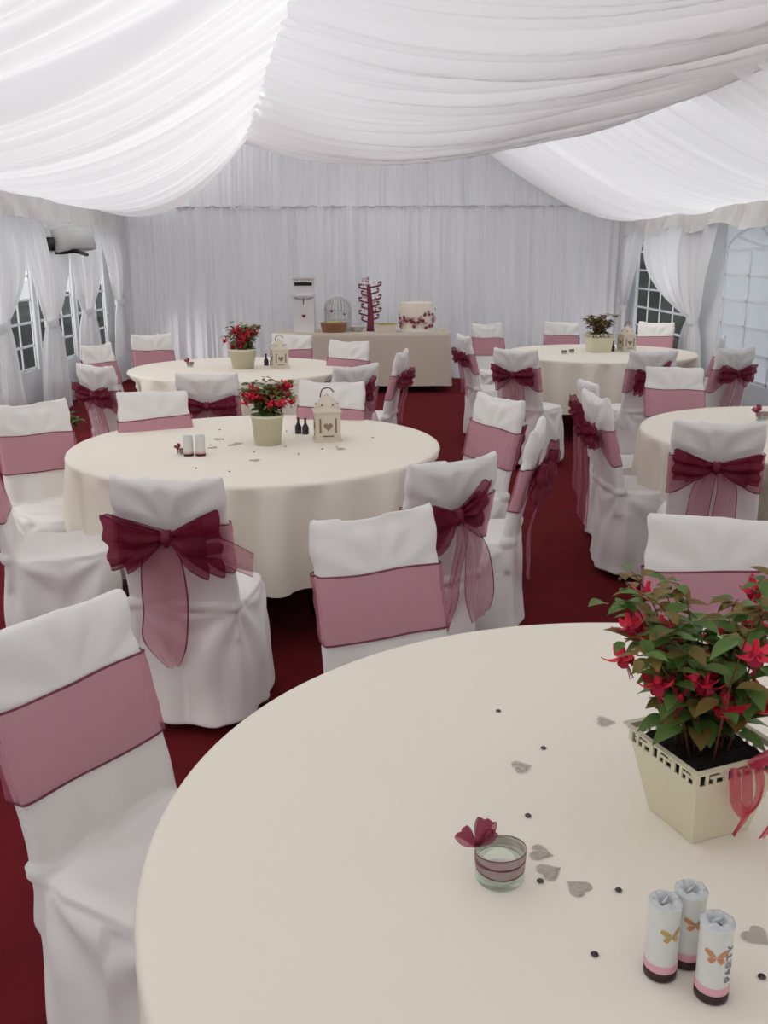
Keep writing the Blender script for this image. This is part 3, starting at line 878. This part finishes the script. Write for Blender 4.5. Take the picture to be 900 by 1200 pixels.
# ------------------------------------------------------------------ fuchsia plants
def flower_mesh():
    bm = bmesh.new()
    lathe(bm, [(.0005, 0), (.003, -.002), (.0035, -.012), (.0045, -.016)], 8, cap=False)
    for k in range(4):
        a = PI/2*k
        d = Vector((math.cos(a), math.sin(a), 0)); s = Vector((-math.sin(a), math.cos(a), 0))
        def f(u, v):
            r = .004+.021*u; w = .0062*math.sin(PI*min(1, .15+.85*u))**.8
            return d*r+s*w*(v*2-1)+Vector((0, 0, -.016-.012*u+.020*u*u-.002*(1-abs(v*2-1))))
        grid(bm, f, 6, 4)
    me = None
    n1 = len(bm.faces)
    for k in range(4):
        a = PI/2*k+PI/4
        d = Vector((math.cos(a), math.sin(a), 0)); s = Vector((-math.sin(a), math.cos(a), 0))
        def f(u, v): return d*(.003+.005*math.sin(PI*u*.8))+s*.006*(v*2-1)*math.sin(PI*(.2+.6*u))+Vector((0, 0, -.015-.014*u))
        grid(bm, f, 5, 4)
    for k in range(3): tube(bm, [(0, 0, -.015), (.002*k-.002, .001, -.043)], .0006, 4)
    for i, f in enumerate(bm.faces): f.material_index = 1 if i >= n1 else 0
    me = bpy.data.meshes.new('flower'); bm.to_mesh(me); bm.free()
    me.materials.append(M['flower']); me.materials.append(M['petal'])
    for p in me.polygons: p.use_smooth = True
    return me
FL = flower_mesh()
def add_leaf(bm, p, d, L, W, mi):
    d = d.normalized(); s = d.cross(Vector((0, 0, 1)))
    if s.length < .1: s = Vector((1, 0, 0))
    s.normalize(); up = s.cross(d)
    def f(u, v):
        w = W*math.sin(PI*u**.8)*.5
        q = v*2-1
        return p+d*L*u+s*w*q+up*(abs(q)*w*.35-.25*L*u*u)
    grid(bm, f, 7, 5, mi=lambda i, j: mi)
def plant(parent, z0, r0, height, nst, spread, nleaf, nflow, scale=1.0, seed=1, bronze=.2, fz=(.35, 1.0), flowers=True, lean=0, ls=1.15):
    rnd = random.Random(seed)
    st = bmesh.new(); lf = bmesh.new(); tips = []
    for i in range(nst):
        a = rnd.random()*2*PI; r = r0*.6*rnd.random()
        b = Vector((r*math.cos(a), r*math.sin(a), z0))
        h = height*rnd.uniform(.55, 1); sp = spread*rnd.uniform(.3, 1)
        c, s = math.cos(a), math.sin(a)
        pts = [b, b+Vector((c*sp*.25, s*sp*.25, h*.45)), b+Vector((c*sp*.65+lean*.5, s*sp*.65, h*.85)), b+Vector((c*sp+lean, s*sp, h*rnd.uniform(.85, 1.05)))]
        tube(st, pts, .0016*scale, 5, taper=.4, steps=12)
        C2 = catmull(pts, 20); tips.append(C2)
    for i in range(nleaf):
        Cv = rnd.choice(tips); k = rnd.randint(3, 19); p = Cv[k]
        a = rnd.random()*2*PI
        p = p+Vector((math.cos(a), math.sin(a), 0))*.012*scale*rnd.random()
        d = Vector((math.cos(a), math.sin(a), rnd.uniform(-.35, .6)))
        L = rnd.uniform(.020, .040)*scale*ls*(1.1-.35*k/19)
        add_leaf(lf, p, d, L, L*.62, 1 if rnd.random() < bronze*(k/12) else 0)
    obj('stems', st, M['stem'], parent)
    o = obj('foliage', lf, [M['leaf'], M['leaf2']], parent); tag(o, kind='stuff')
    if flowers:
        for i in range(nflow):
            Cv = rnd.choice(tips); k = rnd.randint(int(19*fz[0]), 19); p = Cv[k]
            a = rnd.random()*2*PI
            q = bpy.data.objects.new('flower', FL); C.objects.link(q); q.parent = parent
            q.location = p+Vector((.016*math.cos(a), .016*math.sin(a), -.002))*scale; s = scale*rnd.uniform(.9, 1.25)
            q.scale = (s, s, s); q.rotation_euler = (rnd.uniform(-.5, .5), rnd.uniform(-.5, .5), a)

def square_pot(parent, b, tp, h, lattice=True):
    """b, tp: half sides at base and rim"""
    bm = bmesh.new(); hl = h*.80
    def ring(s, z): return [bm.verts.new((x*s, y*s, z)) for x, y in ((-1, -1), (1, -1), (1, 1), (-1, 1))]
    def wid(z): return b+(tp-b)*z/h
    th = .003
    r = [ring(wid(0), 0), ring(wid(hl), hl), ring(wid(hl)-th, hl), ring(wid(0)-th, .004)]
    bm.faces.new(list(reversed(r[0]))); bm.faces.new(r[3])
    for A, Bq in zip(r, r[1:]):
        for k in range(4): bm.faces.new((A[k], A[(k+1) % 4], Bq[(k+1) % 4], Bq[k]))
    # fretwork band with gaps, then the rim
    h1 = h*.935
    for k in range(4):
        R = Matrix.Rotation(PI/2*k, 3, 'Z')
        n = 3
        for i in range(n):
            w = 2*wid(hl)/n; c = -wid(hl)+w*(i+.5)
            zm = (hl+h1)/2; y = -wid(zm)+th/2
            for (dx, dz, sx, sz) in ((-w*.5, 0, w*.16, h1-hl), (-w*.16, 0, w*.10, h1-hl), (w*.2, (h1-hl)*.1, w*.5, (h1-hl)*.20), (w*.12, -(h1-hl)*.28, w*.10, (h1-hl)*.5), (w*.34, (h1-hl)*.32, w*.10, (h1-hl)*.4)):
                q = box(bm, (c+dx, y, zm+dz), (sx, th, sz))
                for v in q: v.co = R @ v.co
        q = box(bm, (wid(hl)-.003, -wid((hl+h1)/2)+th/2, (hl+h1)/2), (.008, th, h1-hl))
        for v in q: v.co = R @ v.co
    r = [ring(wid(h1), h1), ring(tp, h*.975), ring(tp+.006, h), ring(tp-.004, h), ring(wid(h1)-th, h1)]
    for A, Bq in zip(r, r[1:]):
        for k in range(4): bm.faces.new((A[k], A[(k+1) % 4], Bq[(k+1) % 4], Bq[k]))
    for k in range(4): bm.faces.new((r[4][k], r[4][(k+1) % 4], r[0][(k+1) % 4], r[0][k]))
    obj('pot', bm, M['pot'], parent, smooth=False)
    bm = bmesh.new(); s = wid(h*.9)-.006
    def f(u, v): return Vector(((u*2-1)*s, (v*2-1)*s, h*.86+.008*nz(u*6, v*6, 1)))
    grid(bm, f, 14, 14); obj('soil', bm, M['soil'], parent)

# foreground pot
rz = math.radians(112-90)
t = thing('potted_fuchsia', 'square cream lattice-rimmed pot of red fuchsia with pink ribbon, foreground table', 'potted plant', (.520, 1.392, Z), rz)
square_pot(t, .056, .088, .150)
plant(t, .125, .075, .300, 26, .140, 560, 44, 1.25, 4, .35, lean=-.0, ls=1.25)
bm = bmesh.new()
def V3(x, y, z): return Vector((x, y, z))
# pink ribbon tied on the rim facing the camera-right side
yy = -.094
def prib(keys, s, n=24): ribbon(bm, keys, n, 8, .004, s, 1.5)
prib([(V3(.010, yy, .150), V3(.028, yy, .146)), (V3(.000, yy-.012, .125), V3(.020, yy-.016, .118)), (V3(.006, yy-.014, .092), V3(.022, yy-.016, .100)), (V3(.030, yy-.014, .066), V3(.034, yy-.016, .086)), (V3(.060, yy-.012, .078), V3(.048, yy-.014, .092)), (V3(.074, yy-.008, .112), V3(.054, yy-.010, .115)), (V3(.070, yy-.002, .146), V3(.052, yy-.002, .146))], 1)
prib([(V3(.030, yy-.002, .146), V3(.050, yy-.002, .146)), (V3(.030, yy-.008, .10), V3(.052, yy-.008, .10)), (V3(.036, yy-.004, .06), V3(.056, yy-.002, .058)), (V3(.036, yy+.010, .022), V3(.042, yy+.012, .016))], 2)
prib([(V3(.04, yy, .156), V3(.05, yy, .138)), (V3(.085, yy-.012, .178), V3(.088, yy-.012, .145)), (V3(.125, yy-.005, .170), V3(.125, yy-.005, .136)), (V3(.095, yy, .158), V3(.095, yy, .138)), (V3(.05, yy, .150), V3(.05, yy, .140))], 3)
prib([(V3(.055, yy, .148), V3(.070, yy, .138)), (V3(.105, yy-.01, .10), V3(.122, yy-.01, .108)), (V3(.105, yy-.005, .05), V3(.125, yy-.005, .056)), (V3(.072, yy-.008, .016), V3(.086, yy-.008, .014))], 4)
for e in bm.verts: e.co.x -= .040
obj('ribbon', bm, [M['pinkribbon'], M['pinkribbon']], t)

def round_pot(parent, rb, rt, h, square=False):
    bm = bmesh.new()
    lathe(bm, [(0, 0), (rb, 0), (rt*.97, h*.9), (rt*1.04, h*.9), (rt*1.06, h), (rt*.98, h), (rt*.93, h*.86), (0, h*.86)], 4 if square else 36, cap=False)
    obj('pot', bm, M['pot'], parent, smooth=not square)
def lantern(x, y, z, h, label, rz=.3):
    t = thing('lantern', label, 'lantern', (x, y, z), rz)
    w = h*.26; bm = bmesh.new()
    box(bm, (0, 0, .006), (2.2*w, 2.2*w, .012))
    box(bm, (0, 0, h*.32), (2*w, 2*w, h*.58)); box(bm, (0, 0, h*.62), (2.25*w, 2.25*w, h*.03))
    lathe(bm, [(w*1.15, h*.63), (w*.95, h*.70), (w*.80, h*.80), (w*.5, h*.88), (w*.18, h*.92), (w*.12, h*.97), (0, h*.975)], 24, cap=False)
    obj('lantern_body', bm, M['lantern'], t, smooth=False)
    bm = bmesh.new()
    for k in range(4):
        R = Matrix.Rotation(PI/2*k, 3, 'Z')
        vs = []
        n0 = len(bm.verts)
        heart(bm, (0, -w-.0008, h*.32), w*.38, th=.002)
        q = box(bm, (0, -w-.0006, h*.12), (w*.9, .002, h*.03))
        for s in (-1, 1): box(bm, (s*w*.62, -w-.0006, h*.34), (w*.16, .002, h*.30))
        bm.verts.ensure_lookup_table()
        for v in bm.verts[n0:]: v.co = R @ v.co
    for k in range(6):
        a = 2*PI*k/6
        q = bmesh.ops.create_icosphere(bm, subdivisions=1, radius=h*.025)['verts']
        for v in q: v.co += Vector((w*.86*math.cos(a), w*.86*math.sin(a), h*.76))
    obj('cutout_shade', bm, M['lantern_hole_shade'], t, smooth=False)  # dark raised pieces, coloured as the shade inside pierced openings
    bm = bmesh.new(); tube(bm, [(-w*.5, 0, h*.90), (-w*.35, 0, h*1.05), (w*.2, 0, h*1.09), (w*.6, 0, h*1.0)], h*.014, 6, steps=14)
    obj('handle', bm, M['purple'], t)
    return t
def gnome_bottle(x, y, h, label, group):
    bm = bmesh.new(); lathe(bm, [(0, 0), (h*.20, 0), (h*.21, h*.04), (h*.21, h*.42), (h*.12, h*.60), (h*.075, h*.68), (h*.075, h*.92), (h*.095, h*.93), (h*.095, h), (0, h)], 16, cap=False)
    o = obj('mini_bottle', bm, M['bottleglass']); o.location = (x, y, Z); tag(o, label, 'bottle', group)

# middle table things
t = thing('potted_fuchsia', 'round cream pot of bright red fuchsia on the middle table', 'potted plant', (-.583, 4.70, Z))
round_pot(t, .066, .082, .150)
plant(t, .13, .06, .19, 24, .115, 420, 60, 1.25, 11, .3, fz=(.55, 1))
lantern(-.290, 4.80, Z, .245, 'small cream heart-pierced lantern on the middle table', .15)
gnome_bottle(-.455, 4.99, .085, 'left one of two dark mini bottles beside the middle table lantern', 'mini bottles on the middle table')
gnome_bottle(-.415, 4.97, .085, 'right one of two dark mini bottles beside the middle table lantern', 'mini bottles on the middle table')

# party tubes
def party_tube(x, y, h, r, label, group, motif, rz=0, text=False, detail=True, tilt=0):
    t = thing('party_tube', label, 'party favour', (x, y, Z), rz, group)
    bm = bmesh.new(); lathe(bm, [(r, h*.20), (r*1.0, h*.85), (r*1.03, h*.97)], 32, cap=False); lathe(bm, [(0, h*.2), (r, h*.2)], 32, cap=False)
    obj('wrapper', bm, M['tube'], t)
    bm = bmesh.new()
    def f(u, v):
        a = 2*PI*u; rr_ = r*(1.06-v*.80)*(1+.10*math.sin(a*2+1)*v)
        z = h*(.96+.05*math.sin(PI*min(1, v*1.2)))-h*.045*v*v+.004*math.sin(a*6)*v*(1-v)*2+.0025*nz(a*3, v*5, 2)
        return Vector((rr_*math.cos(a), rr_*math.sin(a)*(1-.2*v), z))
    grid(bm, f, 32, 8, closeu=True)
    box(bm, (0, 0, h*.985), (r*.9, r*.12, h*.03), rot=Matrix.Rotation(.7, 3, 'Z'))
    obj('folded_top', bm, M['tubetop'], t)
    bm = bmesh.new(); lathe(bm, [(r*1.03, h*.115), (r*1.05, h*.13), (r*1.05, h*.20), (r*1.01, h*.215)], 32, cap=False); obj('band', bm, M['pinkband'], t)
    bm = bmesh.new(); lathe(bm, [(0, 0), (r*.96, 0), (r*1.04, h*.015), (r*1.04, h*.12), (0, h*.12)], 32, cap=False); obj('base', bm, M['darkbase'], t)
    if detail:
        bm = bmesh.new(); R0 = r*1.035
        def wrap(pts, ox, oz):
            tb = bmesh.new(); tb.faces.new([tb.verts.new((ox+px, 0, oz+pz)) for px, pz in pts])
            for q in range(-12, 13):
                bmesh.ops.bisect_plane(tb, geom=tb.verts[:]+tb.edges[:]+tb.faces[:], plane_co=(q*.0016+.0003, 0, 0), plane_no=(1, 0, 0))
            mp = {v: bm.verts.new((R0*math.sin(v.co.x/R0), -R0*math.cos(v.co.x/R0), v.co.z)) for v in tb.verts}
            for f in tb.faces: bm.faces.new([mp[v] for v in f.verts])
            tb.free()
        for s in (-1, 1):
            wrap([(0, .0015), (s*.006, .0085), (s*.014, .0110), (s*.0155, .006), (s*.009, .0015)], 0, h*.62)
            wrap([(0, 0), (s*.0085, 0), (s*.0115, -.0055), (s*.006, -.0085), (s*.0015, -.004)], 0, h*.62)
        obj('butterfly_print', bm, M[motif], t, smooth=False)
    if text:
        cu = bpy.data.curves.new('t', 'FONT'); cu.body = 'PARTY'; cu.size = .0185; cu.align_x = 'CENTER'; cu.align_y = 'CENTER'
        to = bpy.data.objects.new('t', cu); C.objects.link(to)
        dg = bpy.context.evaluated_depsgraph_get(); dg.update()
        me = bpy.data.meshes.new_from_object(to.evaluated_get(dg)); bpy.data.objects.remove(to)
        bm = bmesh.new(); bm.from_mesh(me); bmesh.ops.subdivide_edges(bm, edges=bm.edges[:], cuts=2)
        for v in bm.verts:
            px, pz = -v.co.y, v.co.x        # reads upwards
            ang = px/R0+.95
            v.co = Vector((R0*math.sin(ang), -R0*math.cos(ang), h*.53+pz))
        obj('lettering', bm, M['ink'], t, smooth=False)
G1 = 'white party tubes on the foreground table'
party_tube(.358, 1.040, .112, .0205, 'left one of the three white party tubes on the foreground table', G1, 'gold', .25)
party_tube(.412, 1.002, .112, .0205, 'front right white party tube, lettered, on the foreground table', G1, 'copper', -.25, text=True)
party_tube(.398, 1.062, .112, .0205, 'rearmost of the three white party tubes on the foreground table', G1, 'copper', .1)
G2 = 'white party tubes on the middle table'
party_tube(-.925, 4.41, .095, .023, 'left white party tube on the middle table', G2, 'gold', detail=False)
party_tube(-.868, 4.41, .098, .023, 'right white party tube on the middle table', G2, 'gold', detail=False)

def tealight(x, y, label, s=1.0, rz=0, bow=True, empty=True):
    t = thing('tealight_holder', label, 'candle holder', (x, y, Z), rz)
    bm = bmesh.new(); r = .036*s; h = .050*s
    lathe(bm, [(0, 0), (r*.94, 0), (r*1.02, h*.08), (r*1.0, h), (r*.93, h), (r*.92, h*.16), (0, h*.13)], 40, cap=False); obj('glass', bm, M['glass'], t)
    bm = bmesh.new(); lathe(bm, [(0, h*.15), (r*.55, h*.15), (r*.56, h*.40), (r*.5, h*.42), (0, h*.40)], 24, cap=False); obj('candle', bm, M['wax'], t)
    bm = bmesh.new()
    rows = [0, .12, .35, .65, .88, 1]
    def band(zc, hh, k, rr_):
        vs = []
        for i in range(48):
            a = 2*PI*i/48
            vs.append([bm.verts.new((rr_*math.cos(a), rr_*math.sin(a), zc+hh*(q-.5)+.004*s*math.sin(a+k))) for q in rows])
        for i in range(48):
            for j in range(5):
                f = bm.faces.new((vs[i][j], vs[(i+1) % 48][j], vs[(i+1) % 48][j+1], vs[i][j+1])); f.material_index = 1 if j in (0, 4) else 0
    band(h*.66, h*.36, 0, r*1.04); band(h*.86, h*.34, 2.5, r*1.07)
    obj('ribbon_wrap', bm, [M['ribbon'], M['ribbon_edge']], t)
    if bow:
        bm = bmesh.new()
        o = Vector((-r*.95, r*.35, h*.9))
        def lp(dx, dz, ww):
            a = o; d = Vector((dx, -.005*s, dz))*s; w_ = Vector((-dz, .3*dx, dx)).normalized()*ww*s
            return [(a-w_*.15, a+w_*.15), (a+d*.6-w_+Vector((0, -.008*s, 0)), a+d*.6+w_*.8+Vector((0, -.008*s, 0))), (a+d-w_*1.0, a+d+w_*.9), (a+d*.6-w_*.8+Vector((0, .010*s, 0)), a+d*.6+w_*.8+Vector((0, .010*s, 0))), (a-w_*.15, a+w_*.15)]
        ribbon(bm, lp(.014, .050, .015), 24, 8, .002, 1, 2); ribbon(bm, lp(-.026, .030, .013), 24, 8, .002, 3, 2); ribbon(bm, lp(.026, .030, .007), 20, 7, .002, 5, 2)
        obj('ribbon_bow', bm, [M['sash_g'], M['ribbon_edge']], t)
    return t
tealight(.172, 1.236, 'glass tealight holder tied with burgundy ribbon on the foreground table', 1.0, 0)
tealight(-.965, 4.44, 'tiny glass tealight holder beside the white tubes on the middle table', .55, 0)
tealight(2.15, 5.33, 'tealight holder with dark bow on the table cut by the right edge', .95, 0)
tealight(-1.665, 8.22, 'dark tealight holder on the far left table', .8)

# far-left table
t = thing('potted_fuchsia', 'cream pot of reddish fuchsia on the far left table', 'potted plant', (-1.19, 8.09, Z))
round_pot(t, .09, .115, .165)
plant(t, .14, .08, .24, 22, .15, 330, 26, 1.7, 21, .5)
lantern(-.885, 8.13, Z, .25, 'small cream lantern on the far left table', .3)
gnome_bottle(-1.02, 8.30, .10, 'left dark mini bottle beside the far left table lantern', 'mini bottles on the far left table')
gnome_bottle(-.97, 8.32, .10, 'right dark mini bottle beside the far left table lantern', 'mini bottles on the far left table')
# far-right table
t = thing('potted_fuchsia', 'square cream pot of brownish foliage on the far right table', 'potted plant', (2.12, 9.43, Z), .1)
square_pot(t, .095, .115, .175)
plant(t, .15, .08, .22, 26, .115, 360, 0, 1.7, 31, 2.2)
lantern(2.41, 9.50, Z, .26, 'cream lantern on the far right table before the dark window', .3)
gnome_bottle(2.27, 9.47, .10, 'dark mini bottle beside the square pot on the far right table', 'mini bottles on the far right table')
tealight(1.74, 9.20, 'left dark-ribboned tealight holder on the far right table', .7, 0, False)
tealight(1.83, 9.30, 'right dark-ribboned tealight holder on the far right table', .7, .5, False)

# small green plant on the carpet by the left windows
t = thing('leafy_plant', 'small dark green plant on the red carpet by the left windows', 'plant', (-2.75, 7.9, 0))
bm = bmesh.new(); lathe(bm, [(0, 0), (.09, 0), (.12, .2), (.125, .2), (.11, .18), (0, .17)], 24, cap=False); obj('pot', bm, M['slot'], t)
plant(t, .17, .08, .30, 12, .16, 120, 0, 2.2, 41, .0, flowers=False)

# ------------------------------------------------------------------ confetti
def gem_mesh(s):
    bm = bmesh.new(); lathe(bm, [(0, 0), (s*.6, 0), (s, s*.25), (s*.7, s*.55), (0, s*.6)], 8, cap=False)
    me = bpy.data.meshes.new('gem'); bm.to_mesh(me); bm.free(); me.materials.append(M['gem']); return me
GM = gem_mesh(.0058)
def gem(x, y, label, group):
    o = bpy.data.objects.new('table_gem', GM); C.objects.link(o); o.location = (x, y, Z); o.rotation_euler = (0, 0, random.random()*3); tag(o, label, 'gem', group); return o
gg = 'dark gems scattered on the foreground table'
for x, y, l in ((.234, 1.778, 'dark gem farthest away on the foreground table'), (.302, 1.625, 'dark gem between the two farther silver hearts on the foreground table'), (.239, 1.399, 'dark gem just beyond the ribboned tealight holder'),
                (.232, 1.227, 'dark gem touching the silver hearts right of the tealight holder'), (.344, 1.205, 'dark gem between the silver hearts and the fuchsia pot'), (.280, 1.072, 'dark gem nearest the camera, left of the party tubes'), (.488, 1.030, 'dark gem at the right edge, right of the party tubes')):
    gem(x, y, l, gg)
def heart_mesh():
    bm = bmesh.new()
    def hp(s, a0=0): return [Vector((16*math.sin(a)**3/17*s, (13*math.cos(a)-5*math.cos(2*a)-2*math.cos(3*a)-math.cos(4*a))/17*s, .0008)) for a in [2*PI*k/24 for k in range(25)]]
    tube(bm, hp(.021), .0007, 5, steps=50); tube(bm, hp(.016), .0005, 5, steps=40)
    for cx, cy, r in ((-.009, .006, .0055), (.009, .006, .0055), (0, -.006, .006), (0, .004, .003)):
        tube(bm, [Vector((cx+r*math.cos(a), cy+r*math.sin(a), .0008)) for a in [2*PI*k/10 for k in range(11)]], .0004, 4, steps=22)
        tube(bm, [Vector((cx+r*.5*math.cos(a), cy+r*.5*math.sin(a), .0008)) for a in [2*PI*k/10 for k in range(11)]], .0004, 4, steps=16)
    n1 = len(bm.faces)
    heart(bm, (0, 0, .0006), .020, th=.0003, plane='xy')
    for i, f in enumerate(bm.faces): f.material_index = 1 if i >= n1 else 0
    me = bpy.data.meshes.new('heart'); bm.to_mesh(me); bm.free()
    me.materials.append(M['silver']); me.materials.append(M['wirefill']); return me
M['silver'] = mat('silver_wire', (.56, .51, .46), .35, metal=.6)
M['wirefill'] = mat('fine_filigree', (.40, .36, .32), .5, alpha=.16)
HM = heart_mesh()
def sheart(x, y, rz, label, group, s=1):
    o = bpy.data.objects.new('filigree_heart', HM); C.objects.link(o); o.location = (x, y, Z); o.rotation_euler = (0, 0, rz); o.scale = (s, s, s); tag(o, label, 'heart', group)
hg = 'silver filigree hearts on the foreground table'
for x, y, r, l in ((.443, 1.731, 1.4, 'silver filigree heart left of the fuchsia pot rim'), (.250, 1.557, 1.8, 'silver filigree heart between two dark gems beyond the tealight holder'), (.243, 1.297, 1.2, 'farthest of the three silver hearts right of the tealight holder'),
                   (.249, 1.250, 2.0, 'middle one of the three silver hearts right of the tealight holder'), (.286, 1.211, 3.9, 'most visible silver heart, rightmost of the three by the tealight holder'), (.510, 1.107, .6, 'silver filigree heart at the right edge beside the party tubes')):
    sheart(x, y, r, l, hg)
rnd = random.Random(5)
for k, (px, py) in enumerate(((230, 548), (269, 552), (262, 514), (258, 503), (335, 523), (350, 532), (336, 505), (378, 526), (437, 513), (298, 529), (395, 524), (247, 521))):
    p = rayfit(px, py, 1); d = (p-Vector((0, 0, H))); q = Vector((0, 0, H))+d*((Z-H)/d.z)
    gem(q.x, q.y, 'tiny dark gem scattered on the middle table cloth', 'dark gems scattered on the middle table')
for k, (px, py, r) in enumerate(((273, 521, 1), (256, 514, 2), (299, 539, .4), (400, 526, 1.5), (250, 524, .8), (280, 519, 2.2))):
    p = rayfit(px, py, 1); d = (p-Vector((0, 0, H))); q = Vector((0, 0, H))+d*((Z-H)/d.z)
    sheart(q.x, q.y, r, 'tiny silver filigree heart scattered on the middle table cloth', 'silver hearts scattered on the middle table', 1.3)
